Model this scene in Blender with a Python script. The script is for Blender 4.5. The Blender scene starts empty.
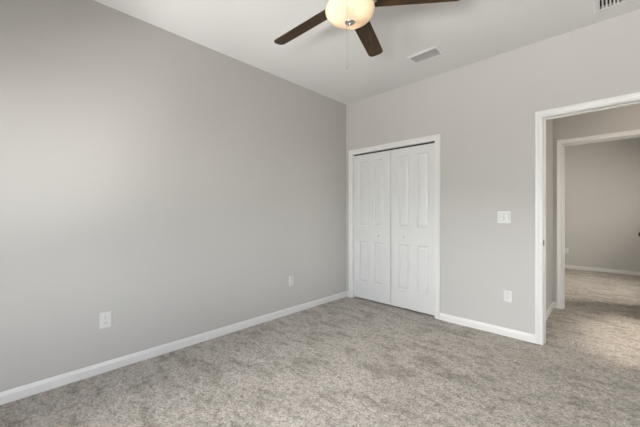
import bpy, bmesh, math, random
from mathutils import Vector, Matrix
random.seed(7)
S = bpy.context.scene
C = S.collection
PI = math.pi

# ------------------------------------------------------------------ camera
FOCAL_PX = 299.0
YAW = math.atan(290 / 299.0)
cam_d = bpy.data.cameras.new('camera')
cam_d.sensor_fit = 'HORIZONTAL'; cam_d.sensor_width = 36.0
cam_d.lens = FOCAL_PX * 36.0 / 640.0
cam_d.clip_start = 0.02
cam = bpy.data.objects.new('camera', cam_d); C.objects.link(cam)
cam.location = (0, 0, 1.18)
cam.rotation_euler = (math.radians(90), 0, YAW)
cam_d.shift_y = 0.2 / 640.0
S.camera = cam

# ------------------------------------------------------------------ world, light, exposure
S.view_settings.view_transform = 'Standard'
S.view_settings.look = 'None'
S.view_settings.gamma = 1.0
S.view_settings.use_curve_mapping = False
S.view_settings.exposure = 1.2
W = bpy.data.worlds.new('sky'); S.world = W; W.use_nodes = True
nt = W.node_tree; bg = nt.nodes['Background']
sky = nt.nodes.new('ShaderNodeTexSky'); sky.sky_type = 'NISHITA'
sky.sun_elevation = math.radians(48); sky.sun_rotation = math.radians(20); sky.sun_disc = False
hs = nt.nodes.new('ShaderNodeHueSaturation'); hs.inputs['Saturation'].default_value = 0.28
nt.links.new(sky.outputs[0], hs.inputs['Color']); nt.links.new(hs.outputs[0], bg.inputs[0]); bg.inputs[1].default_value = 1.0

def area(name, loc, rot, sx, sy, power, col):
    d = bpy.data.lights.new(name, 'AREA'); d.shape = 'RECTANGLE'; d.size = sx; d.size_y = sy
    d.energy = power; d.color = col
    o = bpy.data.objects.new(name, d); C.objects.link(o); o.location = loc; o.rotation_euler = rot
    return o
# area lamp added outside the right front window in place of daylight
R_ = math.radians
area('added_daylight_right', (0.30, -1.80, 1.45), (R_(90), 0, 0), 1.5, 1.6, 37, (1.0, 0.985, 0.955))
# area lamps added low outside to brighten the ceiling, like bounce off ground
area('added_bounce_left', (-1.65, -2.9, -0.2), (R_(125), 0, 0), 1.8, 1.4, 225, (1.0, 0.98, 0.955))
area('added_bounce_right', (0.30, -2.9, -0.2), (R_(125), 0, 0), 1.8, 1.4, 400, (1.0, 0.975, 0.94))
# area lamp added outside, throws light across the floor towards the hall
area('added_sky_lamp', (-3.2, -4.4, 3.4), (R_(58), 0, R_(-24)), 2.0, 1.6, 450, (1.0, 0.98, 0.955))
area('daylight_second_room', (2.30, 6.5, 1.5), (R_(90), 0, R_(90)), 1.8, 1.5, 98, (1.0, 0.93, 0.84))
area('added_daylight_hall', (3.15, 4.1, 1.6), (R_(85), 0, R_(90)), 0.8, 1.4, 30, (1.0, 0.93, 0.84))  # lamp added beyond the hall window to lift the hall floor

# ------------------------------------------------------------------ materials
def new_mat(name):
    m = bpy.data.materials.new(name); m.use_nodes = True
    return m, m.node_tree, m.node_tree.nodes['Principled BSDF']
def plain(name, col, rough=0.5, metal=0.0, bump=0.0, bscale=200, spec=0.5, var=0.0):
    m, t, p = new_mat(name)
    p.inputs['Base Color'].default_value = (*col, 1)
    p.inputs['Roughness'].default_value = rough
    p.inputs['Metallic'].default_value = metal
    p.inputs['Specular IOR Level'].default_value = spec
    tc = t.nodes.new('ShaderNodeTexCoord')
    if bump:
        n = t.nodes.new('ShaderNodeTexNoise'); n.inputs['Scale'].default_value = bscale; n.inputs['Detail'].default_value = 3
        b = t.nodes.new('ShaderNodeBump'); b.inputs['Strength'].default_value = bump; b.inputs['Distance'].default_value = 0.002
        t.links.new(tc.outputs['Object'], n.inputs['Vector']); t.links.new(n.outputs['Fac'], b.inputs['Height'])
        t.links.new(b.outputs['Normal'], p.inputs['Normal'])
    if var:
        n2 = t.nodes.new('ShaderNodeTexNoise'); n2.inputs['Scale'].default_value = 2.5; n2.inputs['Detail'].default_value = 4
        mp = t.nodes.new('ShaderNodeMapRange'); mp.inputs['To Min'].default_value = 1 - var; mp.inputs['To Max'].default_value = 1 + var
        mx = t.nodes.new('ShaderNodeVectorMath'); mx.operation = 'SCALE'; mx.inputs[0].default_value = col
        t.links.new(tc.outputs['Object'], n2.inputs['Vector']); t.links.new(n2.outputs['Fac'], mp.inputs['Value'])
        t.links.new(mp.outputs['Result'], mx.inputs['Scale']); t.links.new(mx.outputs['Vector'], p.inputs['Base Color'])
    return m
M_wall = plain('greige_wall_paint', (0.462, 0.449, 0.428), 0.75, bump=0.12, bscale=160, var=0.01, spec=0.3)
M_ceil = plain('ceiling_paint', (0.66, 0.657, 0.648), 0.9, bump=0.25, bscale=120, spec=0.2)
M_trim = plain('white_trim_paint', (0.64, 0.637, 0.62), 0.35)
M_door = plain('white_door_paint', (0.60, 0.60, 0.588), 0.38, bump=0.05, bscale=300)
M_plast = plain('white_plastic', (0.60, 0.60, 0.58), 0.3)
M_slot = plain('dark_slot', (0.03, 0.03, 0.03), 0.8)
M_nickel = plain('brushed_nickel', (0.55, 0.53, 0.50), 0.32, 1.0, bump=0.05, bscale=400)
M_knobm = plain('dark_bronze_metal', (0.09, 0.075, 0.06), 0.35, 0.9)
M_duct = plain('duct_interior', (0.035, 0.035, 0.035), 0.9)
M_white_metal = plain('white_enamelled_metal', (0.66, 0.655, 0.645), 0.45)

# carpet
M_carpet, t, p = new_mat('cut_pile_carpet')
p.inputs['Roughness'].default_value = 1.0; p.inputs['Specular IOR Level'].default_value = 0.05
p.inputs['Sheen Weight'].default_value = 0.15; p.inputs['Sheen Roughness'].default_value = 0.6
tc = t.nodes.new('ShaderNodeTexCoord')
def noise(scale, detail, rough=0.5, vec=None, dist=0.0):
    n = t.nodes.new('ShaderNodeTexNoise'); n.inputs['Scale'].default_value = scale
    n.inputs['Detail'].default_value = detail; n.inputs['Roughness'].default_value = rough
    n.inputs['Distortion'].default_value = dist
    t.links.new(vec or tc.outputs['Object'], n.inputs['Vector']); return n.outputs['Fac']
def ramp(fac, stops):
    r = t.nodes.new('ShaderNodeValToRGB')
    while len(r.color_ramp.elements) < len(stops): r.color_ramp.elements.new(0.5)
    for e, (pos, c) in zip(r.color_ramp.elements, stops): e.position = pos; e.color = (*c, 1)
    t.links.new(fac, r.inputs['Fac']); return r.outputs['Color']
def mul(a, b, f=1.0):
    m = t.nodes.new('ShaderNodeMixRGB'); m.blend_type = 'MULTIPLY'; m.inputs['Fac'].default_value = f
    t.links.new(a, m.inputs['Color1']); t.links.new(b, m.inputs['Color2']); return m.outputs['Color']
mp = t.nodes.new('ShaderNodeMapping'); mp.inputs['Rotation'].default_value = (0, 0, math.radians(35)); mp.inputs['Scale'].default_value = (1.0, 2.2, 1.0)
t.links.new(tc.outputs['Object'], mp.inputs['Vector'])
fine = ramp(noise(72, 5, 0.8), [(0.32, (0.15, 0.13, 0.11)), (0.5, (0.47, 0.432, 0.388)), (0.68, (0.75, 0.71, 0.655))])
mid = ramp(noise(26, 3, 0.65, dist=0.6), [(0.36, (0.68, 0.67, 0.65)), (0.5, (0.97, 0.97, 0.96)), (0.68, (1.13, 1.13, 1.13))])
tread = ramp(noise(3.6, 4, 0.6, mp.outputs['Vector'], dist=0.8), [(0.34, (0.67, 0.655, 0.61)), (0.5, (0.97, 0.965, 0.95)), (0.70, (1.10, 1.10, 1.10))])
t.links.new(mul(mul(fine, mid), tread), p.inputs['Base Color'])
def bump(h, dist, prev=None, s=1.0):
    b = t.nodes.new('ShaderNodeBump'); b.inputs['Strength'].default_value = s; b.inputs['Distance'].default_value = dist
    t.links.new(h, b.inputs['Height'])
    if prev: t.links.new(prev, b.inputs['Normal'])
    return b.outputs['Normal']
b1 = bump(noise(26, 3, 0.65, dist=0.6), 0.02, None, 0.7)
b2 = bump(noise(72, 5, 0.8), 0.012, b1, 1.0)
t.links.new(b2, p.inputs['Normal'])

# walnut blade
M_blade, t, p = new_mat('dark_walnut')
p.inputs['Roughness'].default_value = 0.5; p.inputs['Specular IOR Level'].default_value = 0.3
tc = t.nodes.new('ShaderNodeTexCoord')
mp = t.nodes.new('ShaderNodeMapping'); mp.inputs['Scale'].default_value = (2.0, 28.0, 6.0)
t.links.new(tc.outputs['Object'], mp.inputs['Vector'])
g = ramp(noise(3.0, 5, 0.65, mp.outputs['Vector'], dist=0.5), [(0.3, (0.016, 0.009, 0.004)), (0.55, (0.055, 0.029, 0.012)), (0.8, (0.12, 0.064, 0.027))])
t.links.new(g, p.inputs['Base Color'])

# alabaster bowl glass
M_bowl = bpy.data.materials.new('alabaster_glass'); M_bowl.use_nodes = True
t = M_bowl.node_tree; t.nodes.clear()
out = t.nodes.new('ShaderNodeOutputMaterial')
tc = t.nodes.new('ShaderNodeTexCoord')
col = ramp(noise(9, 4, 0.6, dist=1.2), [(0.3, (0.90, 0.77, 0.62)), (0.6, (0.95, 0.86, 0.74)), (0.8, (0.98, 0.91, 0.80))])
tr = t.nodes.new('ShaderNodeBsdfTranslucent'); df = t.nodes.new('ShaderNodeBsdfDiffuse'); gl = t.nodes.new('ShaderNodeBsdfGlossy')
gl.inputs['Roughness'].default_value = 0.15
t.links.new(col, tr.inputs['Color']); t.links.new(col, df.inputs['Color'])
m1 = t.nodes.new('ShaderNodeMixShader'); m1.inputs[0].default_value = 0.45
t.links.new(tr.outputs[0], m1.inputs[1]); t.links.new(df.outputs[0], m1.inputs[2])
m2 = t.nodes.new('ShaderNodeMixShader'); fr = t.nodes.new('ShaderNodeFresnel'); fr.inputs[0].default_value = 1.4
t.links.new(fr.outputs[0], m2.inputs[0]); t.links.new(m1.outputs[0], m2.inputs[1]); t.links.new(gl.outputs[0], m2.inputs[2])
t.links.new(m2.outputs[0], out.inputs[0])

# frosted bulb, lit
M_bulb = bpy.data.materials.new('lit_bulb'); M_bulb.use_nodes = True
pb = M_bulb.node_tree.nodes['Principled BSDF']
pb.inputs['Base Color'].default_value = (1, 0.95, 0.85, 1)
pb.inputs['Emission Color'].default_value = (1.0, 0.88, 0.74, 1); pb.inputs['Emission Strength'].default_value = 5.0

# window glass
M_glass = bpy.data.materials.new('window_glass'); M_glass.use_nodes = True
t = M_glass.node_tree; t.nodes.clear()
out = t.nodes.new('ShaderNodeOutputMaterial'); ts = t.nodes.new('ShaderNodeBsdfTransparent'); gl = t.nodes.new('ShaderNodeBsdfGlossy')
gl.inputs['Roughness'].default_value = 0.02
fr = t.nodes.new('ShaderNodeFresnel'); fr.inputs[0].default_value = 1.45; mx = t.nodes.new('ShaderNodeMixShader')
t.links.new(fr.outputs[0], mx.inputs[0]); t.links.new(ts.outputs[0], mx.inputs[1]); t.links.new(gl.outputs[0], mx.inputs[2]); t.links.new(mx.outputs[0], out.inputs[0])

# ------------------------------------------------------------------ helpers
def obj(name, bm, mat, parent=None, smooth=False, loc=None, bevel=0.0):
    bmesh.ops.remove_doubles(bm, verts=bm.verts, dist=1e-6)
    bmesh.ops.recalc_face_normals(bm, faces=bm.faces)
    me = bpy.data.meshes.new(name); bm.to_mesh(me); bm.free()
    for m in (mat if isinstance(mat, (list, tuple)) else [mat]): me.materials.append(m)
    if smooth:
        for f in me.polygons: f.use_smooth = True
    o = bpy.data.objects.new(name, me); C.objects.link(o)
    if parent: o.parent = parent
    if loc: o.location = loc
    if bevel:
        b = o.modifiers.new('bevel', 'BEVEL'); b.width = bevel; b.segments = 2; b.limit_method = 'ANGLE'; b.angle_limit = 0.6
    return o
def struct(name, bm, mat, **k):
    o = obj(name, bm, mat, **k); o['kind'] = 'structure'; return o
def thing(name, label, cat, loc=(0, 0, 0), rotz=0, group=None):
    o = bpy.data.objects.new(name, None); C.objects.link(o); o.empty_display_size = 0.1
    o.location = loc; o.rotation_euler = (0, 0, rotz); o['label'] = label; o['category'] = cat
    if group: o['group'] = group
    return o
def box(bm, a, b, mi=0):
    x0, y0, z0 = a; x1, y1, z1 = b
    v = [bm.verts.new(q) for q in ((x0,y0,z0),(x1,y0,z0),(x1,y1,z0),(x0,y1,z0),(x0,y0,z1),(x1,y0,z1),(x1,y1,z1),(x0,y1,z1))]
    for i in ((3,2,1,0),(4,5,6,7),(0,1,5,4),(1,2,6,5),(2,3,7,6),(3,0,4,7)):
        f = bm.faces.new([v[j] for j in i]); f.material_index = mi
    return v
def bxm(a, b):
    bm = bmesh.new(); box(bm, a, b); return bm
def lathe(bm, prof, n=32, M=None, mi=0):
    rings = []
    for r, z in prof:
        if r < 1e-6: ring = [bm.verts.new((0, 0, z))]
        else: ring = [bm.verts.new((r*math.cos(2*PI*k/n), r*math.sin(2*PI*k/n), z)) for k in range(n)]
        rings.append(ring)
    for A, B in zip(rings, rings[1:]):
        for k in range(n):
            k2 = (k+1) % n
            if len(A) == 1 and len(B) == 1: continue
            if len(A) == 1: f = bm.faces.new((A[0], B[k2], B[k]))
            elif len(B) == 1: f = bm.faces.new((A[k], A[k2], B[0]))
            else: f = bm.faces.new((A[k], A[k2], B[k2], B[k]))
            f.material_index = mi
    if M is not None: bmesh.ops.transform(bm, matrix=M, verts=[v for r in rings for v in r])
def slab(u_axis, v_axis, n_axis, u, v, n, holes):
    """solid slab with rectangular holes, one closed mesh"""
    us = sorted(set([u[0], u[1]] + [h[0] for h in holes] + [h[1] for h in holes]))
    vs = sorted(set([v[0], v[1]] + [h[2] for h in holes] + [h[3] for h in holes]))
    us = [q for q in us if u[0] <= q <= u[1]]; vs = [q for q in vs if v[0] <= q <= v[1]]
    def solid(i, j):
        if i < 0 or j < 0 or i >= len(us)-1 or j >= len(vs)-1: return False
        cu = (us[i]+us[i+1])/2; cv = (vs[j]+vs[j+1])/2
        return not any(h[0] < cu < h[1] and h[2] < cv < h[3] for h in holes)
    bm = bmesh.new()
    def P(a, b, c):
        q = [0, 0, 0]; q[u_axis] = a; q[v_axis] = b; q[n_axis] = c; return bm.verts.new(q)
    def Q(*pts): bm.faces.new([P(*q) for q in pts])
    for i in range(len(us)-1):
        for j in range(len(vs)-1):
            if not solid(i, j): continue
            a, b, c, d = us[i], us[i+1], vs[j], vs[j+1]
            for m_ in n: Q((a,c,m_),(b,c,m_),(b,d,m_),(a,d,m_))
            if not solid(i-1, j): Q((a,c,n[0]),(a,d,n[0]),(a,d,n[1]),(a,c,n[1]))
            if not solid(i+1, j): Q((b,c,n[0]),(b,d,n[0]),(b,d,n[1]),(b,c,n[1]))
            if not solid(i, j-1): Q((a,c,n[0]),(b,c,n[0]),(b,c,n[1]),(a,c,n[1]))
            if not solid(i, j+1): Q((a,d,n[0]),(b,d,n[0]),(b,d,n[1]),(a,d,n[1]))
    return bm

CAS = [(0, 0), (0, .008), (.004, .011), (.018, .010), (.028, .012), (.034, .015), (.052, .0165), (.0565, .014), (.0565, 0)]
def casing(bm, x0, x1, zt, y, sgn, wid=.0565, z0=0.0):
    """three mitred casing legs around an opening in a wall facing sgn*Y"""
    k = wid / .0565
    rings = []
    for u, d in CAS:
        u *= k
        rings.append([bm.verts.new(q) for q in ((x0-u, y+sgn*d, z0), (x0-u, y+sgn*d, zt+u), (x1+u, y+sgn*d, zt+u), (x1+u, y+sgn*d, z0))])
    for A, B in zip(rings, rings[1:] + rings[:1]):
        for i in range(3): bm.faces.new((A[i], A[i+1], B[i+1], B[i]))
    bm.faces.new([r[0] for r in rings]); bm.faces.new([r[3] for r in rings])
BASE = [(0, 0), (.0150, 0), (.0150, .050), (.0140, .054), (.0100, .060), (.0060, .070), (.0035, .0745), (0, .0745)]
def baseboard(bm, p0, p1, nrm):
    p0 = Vector((*p0, 0)); p1 = Vector((*p1, 0)); nrm = Vector((*nrm, 0))
    A = [bm.verts.new(p0 + nrm*d + Vector((0, 0, z))) for d, z in BASE]
    B = [bm.verts.new(p1 + nrm*d + Vector((0, 0, z))) for d, z in BASE]
    n = len(BASE)
    for i in range(n): bm.faces.new((A[i], A[(i+1) % n], B[(i+1) % n], B[i]))
    bm.faces.new(A); bm.faces.new(B)

# ------------------------------------------------------------------ dimensions
LX, BY, RX, FY, H = -2.71, 3.33, 1.25, -1.45, 2.74
BT = 0.115                      # partition thickness
CX0, CX1, CZ = -2.588, -1.424, 2.005     # closet opening
DX0, DX1, DZ = -0.43, 0.33, 2.045        # bedroom doorway
HX0, HX1, HY = -0.519, 2.8, 4.747        # hallway
EX0, EX1, EZ = -0.418, 0.342, 2.035      # second doorway
SX0, SX1, SY = -1.9, 1.95, 8.33          # second room
WX0, WX1, WZ0, WZ1 = -2.40, -0.90, 0.60, 2.25
RW0, RW1 = -0.45, 1.05

# ------------------------------------------------------------------ structure
bm = bxm((LX-.1, FY-.1, -.08), (HX1+.1, SY+.1, 0)); struct('floor', bm, M_carpet)
vent_h = (-1.435, -1.18, 2.775, 2.905)
ret_h = (-0.055, 0.315, 2.80, 3.118)
struct('ceiling', slab(0, 1, 2, (LX-.1, HX1+.1), (FY-.1, SY+.1), (H, H+.1), [vent_h, ret_h]), M_ceil)
struct('wall_left', slab(1, 2, 0, (FY-.1, BY+BT), (0, H), (LX-.1, LX), []), M_wall)
struct('wall_back', slab(0, 2, 1, (LX, HX1), (0, H), (BY, BY+BT), [(CX0-.018, CX1+.018, -1, CZ+.018), (DX0-.018, DX1+.018, -1, DZ+.018)]), M_wall)
struct('wall_right', slab(1, 2, 0, (FY-.1, BY), (0, H), (RX, RX+.1), [(-.9, 1.0, WZ0, WZ1)]), M_wall)
struct('wall_front', slab(0, 2, 1, (LX, RX), (0, H), (FY-.1, FY), [(WX0, WX1, WZ0, WZ1), (RW0, RW1, WZ0, WZ1)]), M_wall)
# closet shell
bm = bmesh.new()
box(bm, (LX-.1, BY+BT+.6, 0), (-1.25, BY+BT+.65, H)); box(bm, (LX-.1, BY+BT, 0), (LX, BY+BT+.6, H)); box(bm, (-1.3, BY+BT, 0), (-1.25, BY+BT+.6, H))
struct('wall_closet', bm, M_wall)
# hall and second room
struct('wall_hall_left', slab(1, 2, 0, (BY+BT, HY), (0, H), (HX0-.1, HX0), []), M_wall)
struct('wall_hall_back', slab(0, 2, 1, (SX0, HX1), (0, H), (HY, HY+BT), [(EX0-.018, EX1+.018, -1, EZ+.018)]), M_wall)
struct('wall_hall_right', slab(1, 2, 0, (BY, SY), (0, H), (HX1, HX1+.1), [(3.75, 4.45, 0.8, 2.1)]), M_wall)
struct('wall_second_room_far', slab(0, 2, 1, (SX0, HX1), (0, H), (SY, SY+.1), []), M_wall)
struct('wall_second_room_left', slab(1, 2, 0, (HY, SY), (0, H), (SX0-.1, SX0), []), M_wall)
struct('wall_second_room_right', slab(1, 2, 0, (HY+BT, SY), (0, H), (SX1, SX1+.1), [(5.7, 7.3, 0.75, 2.1)]), M_wall)

# baseboards
def bb(name, *segs):
    bm = bmesh.new()
    for s in segs: baseboard(bm, *s)
    return struct(name, bm, M_trim)
bb('baseboard_left', ((LX, FY), (LX, BY), (1, 0)))
bb('baseboard_back', ((LX+.0135, BY), (CX0-.068, BY), (0, -1)), ((CX1+.0605, BY), (DX0-.0605, BY), (0, -1)), ((DX1+.0605, BY), (RX, BY), (0, -1)))
bb('baseboard_right', ((RX, FY), (RX, BY-.0135), (-1, 0)))
bb('baseboard_front', ((LX+.0135, FY), (RX-.0135, FY), (0, 1)))
bb('baseboard_hall', ((HX0, BY+BT), (HX0, HY), (1, 0)), ((HX0, HY), (EX0-.06, HY), (0, -1)), ((EX1+.06, HY), (HX1, HY), (0, -1)), ((DX1+.08, BY+BT), (HX1, BY+BT), (0, 1)))
bb('baseboard_second_room', ((SX0, SY), (SX1, SY), (0, -1)), ((SX0, HY+BT), (SX0, SY), (1, 0)), ((SX1, HY+BT), (SX1, SY), (-1, 0)))

# door jambs and casings
def frame(name, x0, x1, zt, y0, y1, stop_y=None, casing_both=True, wid=.0565, label=None, head_drop=0.0):
    bm = bmesh.new()
    box(bm, (x0-.018, y0, 0), (x0, y1, zt+.018)); box(bm, (x1, y0, 0), (x1+.018, y1, zt+.018)); box(bm, (x0, y0, zt), (x1, y1, zt+.018))
    if stop_y is not None:
        s = .011
        box(bm, (x0, stop_y, 0), (x0+s, stop_y+.035, zt-s)); box(bm, (x1-s, stop_y, 0), (x1, stop_y+.035, zt-s)); box(bm, (x0, stop_y, zt-s), (x1, stop_y+.035, zt))
    o = struct(name, bm, M_trim, bevel=.0012)
    bm = bmesh.new()
    casing(bm, x0-.004, x1+.004, zt+.004, y0, -1, wid)
    obj('casing', bm, M_trim, o)
    if casing_both:
        bm = bmesh.new(); casing(bm, x0-.004, x1+.004, zt+.004, y1, 1, wid); obj('casing', bm, M_trim, o)
    return o
tr1 = frame('trim_1', CX0, CX1, CZ, BY, BY+BT, None, False, .060)
# bifold track under the closet head
bm = bmesh.new(); box(bm, (CX0+.002, BY+.030, CZ-.022), (CX1-.002, BY+.055, CZ)); obj('bifold_track', bm, M_slot, tr1)
tr2 = frame('trim_2', DX0, DX1, DZ, BY, BY+BT, BY+.040)
tr3 = frame('trim_3', EX0, EX1, EZ, HY, HY+BT, HY+.040)
# strike plate on the left jamb of the bedroom doorway
bm = bmesh.new()
box(bm, (DX0, BY+.004, .890), (DX0+.0016, BY+.040, .947)); box(bm, (DX0-.001, BY-.008, .898), (DX0+.0060, BY+.005, .938))
sp = obj('strike_plate', bm, M_knobm, tr2, bevel=.0005); sp['label'] = 'dark metal strike plate'
bm = bxm((DX0+.0012, BY+.016, .902), (DX0+.0020, BY+.029, .928)); obj('latch_hole', bm, M_slot, sp)

# unseen windows that let daylight in, some added for that alone
def window(name, along, a0, a1, z0, z1, n0, n1, inner):
    """along = 0: lies in a wall of constant Y, 1: in a wall of constant X"""
    def bx_(bm, a, b, za, zb, na, nb):
        if along == 0: box(bm, (a, na, za), (b, nb, zb))
        else: box(bm, (na, a, za), (nb, b, zb))
    mid = (n0+n1)/2
    bm = bmesh.new(); f = .045
    bx_(bm, a0, a0+f, z0, z1, mid-.035, mid+.035); bx_(bm, a1-f, a1, z0, z1, mid-.035, mid+.035)
    bx_(bm, a0+f, a1-f, z0, z0+f, mid-.035, mid+.035); bx_(bm, a0+f, a1-f, z1-f, z1, mid-.035, mid+.035)
    c = (a0+a1)/2; bx_(bm, c-.035, c+.035, z0+f, z1-f, mid-.035, mid+.035)
    o = struct(name, bm, M_white_metal)
    zc = (z0+z1)/2
    for (p, q) in ((a0+f, c-.035), (c+.035, a1-f)):
        for (r, s, off) in ((z0+f, zc+.02, -.012), (zc-.02, z1-f, .012)):
            bm = bmesh.new(); g = .035; m0, m1 = mid+off-.010, mid+off+.010
            bx_(bm, p, p+g, r, s, m0, m1); bx_(bm, q-g, q, r, s, m0, m1); bx_(bm, p+g, q-g, r, r+g, m0, m1); bx_(bm, p+g, q-g, s-g, s, m0, m1)
            sa = obj('sash', bm, M_white_metal, o)
            bm = bmesh.new(); bx_(bm, p+g, q-g, r+g, s-g, mid+off-.002, mid+off+.002); obj('pane', bm, M_glass, sa)
    bm = bmesh.new()
    e = inner*.03
    bx_(bm, a0-.03, a1+.03, z0-.022, z0, *sorted((mid+inner*.035, (n1 if inner > 0 else n0)+e)))
    obj('window_sill', bm, M_trim, o)
window('window_1', 0, WX0, WX1, WZ0, WZ1, FY-.1, FY, 1)
window('window_2', 1, 5.7, 7.3, .75, 2.1, SX1, SX1+.1, -1)
window('added_window_4', 0, RW0, RW1, WZ0, WZ1, FY-.1, FY, 1)  # unseen window, added so light reaches the floor on the right
window('added_window_5', 1, -.9, 1.0, WZ0, WZ1, RX, RX+.1, -1)  # unseen window, added to give the left wall direct sky light
window('added_window_3', 1, 3.75, 4.45, .8, 2.1, HX1, HX1+.1, -1)  # unseen window, added as a way in for the hall lamp outside

# ------------------------------------------------------------------ doors
def panelled(bm, w, h, th, panels, both=False):
    """a moulded door leaf, x 0..w, front face at y=0 looking to -Y, thickness th"""
    def face(y, s):
        xs = sorted(set([0, w] + [p[0] for p in panels] + [p[1] for p in panels]))
        zs = sorted(set([0, h] + [p[2] for p in panels] + [p[3] for p in panels]))
        for i in range(len(xs)-1):
            for j in range(len(zs)-1):
                cx = (xs[i]+xs[i+1])/2; cz = (zs[j]+zs[j+1])/2
                if any(p[0] < cx < p[1] and p[2] < cz < p[3] for p in panels): continue
                bm.faces.new([bm.verts.new(q) for q in ((xs[i], y, zs[j]), (xs[i+1], y, zs[j]), (xs[i+1], y, zs[j+1]), (xs[i], y, zs[j+1]))])
        for p in panels:
            prev = None
            for ins, dep in ((0, 0), (.005, .0045), (.010, .0075), (.019, .0075), (.036, .0015)):
                y_ = y + s*dep
                r = [bm.verts.new(q) for q in ((p[0]+ins, y_, p[2]+ins), (p[1]-ins, y_, p[2]+ins), (p[1]-ins, y_, p[3]-ins), (p[0]+ins, y_, p[3]-ins))]
                if prev:
                    for k in range(4): bm.faces.new((prev[k], prev[(k+1) % 4], r[(k+1) % 4], r[k]))
                prev = r
            bm.faces.new(prev)
        return xs, zs
    xs, zs = face(0, 1)
    if both: face(th, -1)
    else:
        for i in range(len(xs)-1):
            for j in range(len(zs)-1):
                bm.faces.new([bm.verts.new(q) for q in ((xs[i], th, zs[j]), (xs[i+1], th, zs[j]), (xs[i+1], th, zs[j+1]), (xs[i], th, zs[j+1]))])
    for j in range(len(zs)-1):
        for x in (0, w): bm.faces.new([bm.verts.new(q) for q in ((x, 0, zs[j]), (x, th, zs[j]), (x, th, zs[j+1]), (x, 0, zs[j+1]))])
    for i in range(len(xs)-1):
        for z in (0, h): bm.faces.new([bm.verts.new(q) for q in ((xs[i], 0, z), (xs[i+1], 0, z), (xs[i+1], th, z), (xs[i], th, z))])

# closet bifold pairs: each pair is two hinged leaves
ZB = .022; ZT = CZ - .020; LH = ZT - ZB
MIDX = (CX0 + CX1)/2 + .008
pw = .145
YD = BY + .018
def bifold(name, x0, x1, centres, knob_i):
    r = bpy.data.objects.new(name, None); C.objects.link(r); r.location = (x0, YD, ZB); r['kind'] = 'structure'
    w = (x1 - x0)
    seam = w/2
    for i, (a, b) in enumerate(((0, seam-.0006), (seam+.0006, w))):
        c = centres[i] - x0
        bm = bmesh.new()
        ps = [(c-pw/2-a, c+pw/2-a, .245-ZB, .800-ZB), (c-pw/2-a, c+pw/2-a, 1.010-ZB, 1.895-ZB)]
        panelled(bm, b-a, LH, .034, ps)
        leaf = obj('door_panel', bm, M_door, r, loc=(a, 0, 0))
        if i == knob_i:
            bm = bmesh.new()
            lathe(bm, [(0, 0), (.010, 0), (.0085, .006), (.007, .012), (.012, .018), (.0175, .024), (.018, .029), (.013, .034), (0, .036)], 24, Matrix.Rotation(PI/2, 4, 'X'))
            obj('knob', bm, M_trim, leaf, smooth=True, loc=(c-a, 0, .895-ZB))
    return r
bifold('door_1', CX0+.006, MIDX-.0030, (-2.425, -2.178), 1)
bifold('door_2', MIDX+.0030, CX1-.004, (-1.820, -1.573), 0)

def leaf_door(name, hinge, ang, mirror):
    w, h, th = .752, 2.02, .035
    r = bpy.data.objects.new(name, None); C.objects.link(r); r.location = hinge; r.rotation_euler = (0, 0, ang); r['kind'] = 'structure'
    cols = ((.11, .335), (.417, .642)); rows = ((.2, .80), (.93, 1.56), (1.67, 1.90))
    bm = bmesh.new(); panelled(bm, w, h, th, [(c0, c1, a, b) for c0, c1 in cols for a, b in rows], True)
    l = obj('door_panel', bm, M_door, r, loc=(0, 0, .012))
    for s, y in ((1, 0), (-1, th)):
        bm = bmesh.new()
        lathe(bm, [(0, 0), (.032, 0), (.032, .004), (.027, .008), (.012, .010), (.010, .030), (.018, .038), (.027, .048), (.028, .056), (.022, .064), (0, .067)], 28, Matrix.Rotation(s*PI/2, 4, 'X'))
        obj('knob', bm, M_knobm, l, smooth=True, loc=(w-.065, y, .905))
    for z in (.2, 1.0, 1.8):
        bm = bmesh.new(); lathe(bm, [(0, 0), (.006, 0), (.006, .09), (0, .09)], 12)
        obj('hinge', bm, M_nickel, r, loc=(-.004, th/2 + (.02 if mirror else -.02), z))
    return r
# second room's door, hinged right and swung fully into that room
leaf_door('door_3', (EX1+.001, HY+BT+.004, 0), math.radians(88.6), False)
# bedroom door, hinged right, swung open against the right wall
leaf_door('door_4', (DX1+.070, BY-.030, 0), math.radians(-4), True)

# ------------------------------------------------------------------ ceiling fan
FX, FYc = -1.150, 1.450
fan = thing('ceiling_fan', 'five blade walnut ceiling fan with a glowing alabaster glass bowl light', 'ceiling fan', (FX, FYc, H))
bm = bmesh.new(); lathe(bm, [(0, 0), (.078, 0), (.078, -.012), (.070, -.035), (.040, -.058), (.020, -.066), (.020, -.09), (0, -.09)], 40)
obj('canopy', bm, M_nickel, fan, smooth=True)
bm = bmesh.new(); lathe(bm, [(0, -.085), (.045, -.085), (.095, -.10), (.128, -.125), (.135, -.160), (.130, -.195), (.105, -.222), (.075, -.235), (0, -.235)], 48)
obj('motor_housing', bm, M_nickel, fan, smooth=True)
bm = bmesh.new(); lathe(bm, [(0, -.236), (.07, -.236), (.07, -.262), (.10, -.272), (.140, -.280), (.148, -.290), (.148, -.297), (.13, -.297), (.12, -.285), (0, -.285)], 48)
kit = obj('light_kit', bm, M_nickel, fan, smooth=True)
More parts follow.
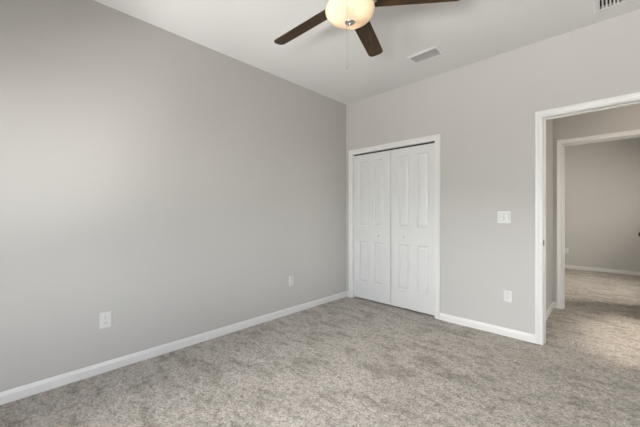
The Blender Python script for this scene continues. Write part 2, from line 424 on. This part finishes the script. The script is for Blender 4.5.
# bowl, open at the top
bm = bmesh.new()
po = [(.146, -.296), (.152, -.303), (.1525, -.312), (.149, -.325), (.139, -.340), (.120, -.356), (.092, -.369), (.060, -.377), (.028, -.381), (0, -.382)]
lathe(bm, po, 64)
bowl = obj('glass_bowl', bm, M_bowl, fan, smooth=True); bowl['label'] = 'glowing cream alabaster glass bowl'
so = bowl.modifiers.new('thickness', 'SOLIDIFY'); so.thickness = .004; so.offset = -1
bm = bmesh.new(); lathe(bm, [(0, -.379), (.029, -.379), (.031, -.382), (.029, -.386), (.016, -.390), (.008, -.392), (.0085, -.396), (.005, -.399), (0, -.400)], 32)
obj('finial', bm, M_nickel, bowl, smooth=True)
LANG = (math.radians(-6), math.radians(114), math.radians(234))
for a in LANG[:3]:
    bm = bmesh.new()
    lathe(bm, [(0, .045), (.012, .043), (.014, .03), (.024, .012), (.027, -.004), (.022, -.020), (.010, -.028), (0, -.030)], 20)
    obj('bulb', bm, M_bulb, kit, smooth=True, loc=(.078*math.cos(a), .078*math.sin(a), -.322))
# blades
A0 = math.radians(181.9)
R0, R1 = .140, .700
def blade_bm():
    bm = bmesh.new(); n = 26
    top = []; 
    def half(x):
        s = (x-R0)/(R1-R0)
        return .056 + .002*min(1, s*1.6)
    outl = []
    N = 14
    for i in range(N+1):
        x = R0 + (R1-.028-R0)*i/N; outl.append((x, -half(x)))
    # tip, slightly slanted and rounded
    for k in range(1, 6):
        a = -PI/2 + PI/2*k/6; outl.append((R1-.028+.028*math.cos(a), -.058+.045+.045*math.sin(a)))
    for k in range(0, 7):
        a = PI/2*k/6; outl.append((R1-.055+.050*math.cos(a), .058-.050+.050*math.sin(a)))
    for i in range(N, -1, -1):
        x = R0 + (R1-.06-R0)*i/N; outl.append((x, half(x)))
    outl.append((R0-.012, .030)); outl.append((R0-.012, -.030))
    lo = [bm.verts.new((x, y, -.003)) for x, y in outl]; hi = [bm.verts.new((x, y, .003)) for x, y in outl]
    bm.faces.new(lo); bm.faces.new(list(reversed(hi)))
    m = len(outl)
    for i in range(m): bm.faces.new((lo[i], lo[(i+1) % m], hi[(i+1) % m], hi[i]))
    return bm
b_me = None; k_me = None
PITCH = math.radians(-13)
for i in range(5):
    a = A0 - i*2*PI/5
    if b_me is None:
        b = obj('blade', blade_bm(), M_blade, fan, bevel=.0015); b_me = b.data
        bm = bmesh.new()
        v = [(.085, -.016), (.120, -.013), (.135, -.020), (.155, -.022), (.164, -.014), (.164, .014), (.155, .022), (.135, .020), (.120, .013), (.085, .016)]
        lo = [bm.verts.new((x, y, -.0085)) for x, y in v]; hi = [bm.verts.new((x, y, -.0035)) for x, y in v]
        bm.faces.new(lo); bm.faces.new(list(reversed(hi)))
        for q in range(len(v)): bm.faces.new((lo[q], lo[(q+1) % len(v)], hi[(q+1) % len(v)], hi[q]))
        for (sx, sy) in ((.143, -.013), (.143, .013), (.156, 0)):
            lathe(bm, [(0, -.0110), (.005, -.0105), (.006, -.0085)], 10, Matrix.Translation((sx, sy, 0)))
        k = obj('blade_bracket', bm, M_nickel, b, bevel=.0012); k_me = k.data
    else:
        b2 = b.copy(); C.objects.link(b2); b2.parent = fan
        k2 = k.copy(); C.objects.link(k2); k2.parent = b2
        b_cur = b2
    cur = b if i == 0 else b_cur
    cur.location = (0, 0, -.247)
    cur.rotation_euler = (PITCH, 0, a)
# pull chain with beads and a fob, hanging past the bowl
bm = bmesh.new()
z = -.300
lathe(bm, [(0, -.27), (.0009, -.27), (.0009, -.715), (0, -.715)], 8)
zz = -.275
while zz > -.715:
    bmesh.ops.create_icosphere(bm, subdivisions=1, radius=.0017, matrix=Matrix.Translation((0, 0, zz))); zz -= .0045
ch = obj('pull_chain', bm, M_nickel, fan)
# it drops from the switch cup on the side of the bowl that faces the camera
dirv = Vector((-FX, -FYc, 0)).normalized(); side = Vector((math.cos(YAW), math.sin(YAW), 0))
ch.location = dirv*.158 + side*(-.016)
bm = bmesh.new(); lathe(bm, [(0, -.714), (.0025, -.716), (.003, -.725), (.0045, -.740), (.0055, -.755), (.004, -.764), (0, -.767)], 16)
obj('fob', bm, M_nickel, ch, smooth=True)

# ------------------------------------------------------------------ ceiling registers
def register(name, label, hole, fx, pitch, dirn, ang, group=None, wide=(.03, .03, .03, .03), blade=.016, thick=.0012, end_gap=0.001):
    x0, x1, y0, y1 = hole
    r = thing(name, label, 'ceiling vent', ((x0+x1)/2, (y0+y1)/2, H))
    cx, cy = (x0+x1)/2, (y0+y1)/2
    X0, X1, Y0, Y1 = x0-cx, x1-cx, y0-cy, y1-cy
    bm = bmesh.new()
    prev = None
    for ins, z in ((-wide[0], 0), (-wide[0]+.004, -.004), (-.004, -.007), (0, -.007), (0, .012)):
        rr = [bm.verts.new(q) for q in ((X0+ins, Y0+ins, z), (X1-ins, Y0+ins, z), (X1-ins, Y1-ins, z), (X0+ins, Y1-ins, z))]
        if prev:
            for q in range(4): bm.faces.new((prev[q], prev[(q+1) % 4], rr[(q+1) % 4], rr[q]))
        prev = rr
    obj('frame', bm, M_white_metal, r)
    bm = bmesh.new()      # duct boot above the ceiling
    e = .001
    for a, b in (((X0+e, Y0+e, .1), (X1-e, Y1-e, .11)), ((X0+e, Y0+e, .014), (X0+e+.002, Y1-e, .1)), ((X1-e-.002, Y0+e, .014), (X1-e, Y1-e, .1)), ((X0+e, Y0+e, .014), (X1-e, Y0+e+.002, .1)), ((X0+e, Y1-e-.002, .014), (X1-e, Y1-e, .1))):
        box(bm, a, b)
    obj('duct', bm, M_duct, r)
    first = None
    L = (Y1-Y0) if dirn == 'y' else (X1-X0)
    span = (X1-X0) if dirn == 'y' else (Y1-Y0)
    n = int(span/pitch)
    for i in range(n):
        c = -span/2 + (i+.5+fx)*span/n
        if abs(c) > span/2 - .003: continue
        if first is None:
            bm = bmesh.new(); box(bm, (-L/2+.001, -blade/2, -thick/2), (L/2-end_gap, blade/2, thick/2))
            o = obj('slat', bm, M_white_metal, r); first = o
        else:
            o = first.copy(); C.objects.link(o); o.parent = r
        if dirn == 'y': o.rotation_euler = (ang, 0, PI/2); o.location = (c, 0, -.001)
        else: o.rotation_euler = (ang, 0, 0); o.location = (0, c, -.001)
    return r
register('ceiling_vent', 'small white rectangular supply vent in the ceiling between fan and closet', vent_h, 1.0, .0125, 'x', math.radians(50), blade=.0145, end_gap=.008)
register('return_air_grille', 'white return air grille with black gaps in the ceiling above the doorway', ret_h, 0.27, .0205, 'y', 0.0, blade=.0095, thick=.005)

# ------------------------------------------------------------------ wall plates
def rounded_plate(w, h, d):
    bm = bmesh.new()
    a = [bm.verts.new((x, 0, z)) for x, z in ((-w/2, -h/2), (w/2, -h/2), (w/2, h/2), (-w/2, h/2))]
    c = [bm.verts.new((x, -d*.55, z)) for x, z in ((-w/2, -h/2), (w/2, -h/2), (w/2, h/2), (-w/2, h/2))]
    e = .004
    g_ = [bm.verts.new((x, -d, z)) for x, z in ((-w/2+e, -h/2+e), (w/2-e, -h/2+e), (w/2-e, h/2-e), (-w/2+e, h/2-e))]
    for P, Q in ((a, c), (c, g_)):
        for k in range(4): bm.faces.new((P[k], P[(k+1) % 4], Q[(k+1) % 4], Q[k]))
    bm.faces.new(g_); bm.faces.new(a)
    return bm
def outlet(label, loc, rotz):
    r = thing('wall_outlet', label, 'wall outlet', loc, rotz)
    obj('cover_plate', rounded_plate(.074, .118, .006), M_plast, r)
    for z in (-.0195, .0195):
        bm = bmesh.new()
        pts = [(.0165*math.cos(t_), max(-.0125, min(.0125, .0165*math.sin(t_)))) for t_ in [2*PI*k/28 for k in range(28)]]
        lo = [bm.verts.new((x, -.0055, q)) for x, q in pts]; hi = [bm.verts.new((x, -.0085, q)) for x, q in pts]
        bm.faces.new(hi); bm.faces.new(lo)
        for k in range(28): bm.faces.new((lo[k], lo[(k+1) % 28], hi[(k+1) % 28], hi[k]))
        rc = obj('receptacle', bm, M_plast, r, loc=(0, 0, z))
        bm = bmesh.new()
        box(bm, (-.0075, -.0089, -.001), (-.0053, -.0083, .008)); box(bm, (.0053, -.0089, 0), (.0072, -.0083, .007)); box(bm, (-.002, -.0089, -.009), (.002, -.0083, -.0055))
        obj('socket_slots', bm, M_slot, rc)
    bm = bmesh.new(); lathe(bm, [(0, .0075), (.003, .007), (.0033, .006)], 12, Matrix.Rotation(PI/2, 4, 'X')); obj('screw', bm, M_plast, r)
    return r
outlet('white outlet low on the long left wall, nearest the camera', (LX, .489, .385), PI/2)
outlet('small white outlet on the long left wall near the closet corner', (LX, 2.302, .387), PI/2)
outlet('white outlet below the light switch on the closet wall', (-.704, BY, .388), 0)
outlet('white outlet on the far wall of the room beyond the hall', (-.675, SY, .385), 0)
sw = thing('light_switch', 'white two-gang rocker light switch on the wall between closet and doorway', 'light switch', (-.738, BY, 1.146))
obj('cover_plate', rounded_plate(.116, .117, .006), M_plast, sw)
for x, a in ((-.023, .07), (.023, -.07)):
    bm = bmesh.new(); box(bm, (-.0165, -.0045, -.0335), (.0165, .0045, .0335))
    o = obj('rocker', bm, M_plast, sw, loc=(x, -.0068, 0), bevel=.001); o.rotation_euler = (a, 0, 0)
    bm = bmesh.new(); 
    for s in (-1, 1):
        box(bm, (s*.0183-.0006, -.0064, -.0352), (s*.0183+.0006, -.0060, .0352)); box(bm, (-.0183, -.0064, s*.0352-.0006), (.0183, -.0060, s*.0352+.0006))
    obj('rocker_recess', bm, M_slot, sw, loc=(x, 0, 0))

# ------------------------------------------------------------------ hall downlight, out of frame, added to brighten the hall floor
hl = thing('added_downlight', 'unseen round white downlight added in the hallway ceiling for its light', 'added lamp', (0.92, 4.02, H))
bm = bmesh.new(); lathe(bm, [(.066, 0), (.095, 0), (.095, -.003), (.088, -.006), (.070, -.006), (.066, -.002), (.066, 0)], 40); obj('trim_ring', bm, M_white_metal, hl, smooth=True)
M_dif = bpy.data.materials.new('added_lamp_glow'); M_dif.use_nodes = True
pd = M_dif.node_tree.nodes['Principled BSDF']; pd.inputs['Emission Color'].default_value = (1, .86, .68, 1); pd.inputs['Emission Strength'].default_value = 110
bm = bmesh.new(); lathe(bm, [(.067, -.001), (.067, -.003), (0, -.003)], 40); obj('diffuser', bm, M_dif, hl)
sd = bpy.data.lights.new('added_downlight_beam', 'SPOT'); sd.energy = 110; sd.spot_size = R_(54); sd.spot_blend = 0.55; sd.shadow_soft_size = .06; sd.color = (1.0, .88, .74)  # spot of the added downlight, lights the hall floor more than its walls
so_ = bpy.data.objects.new('added_downlight_beam', sd); C.objects.link(so_); so_.location = (0.92, 4.02, H-.02)
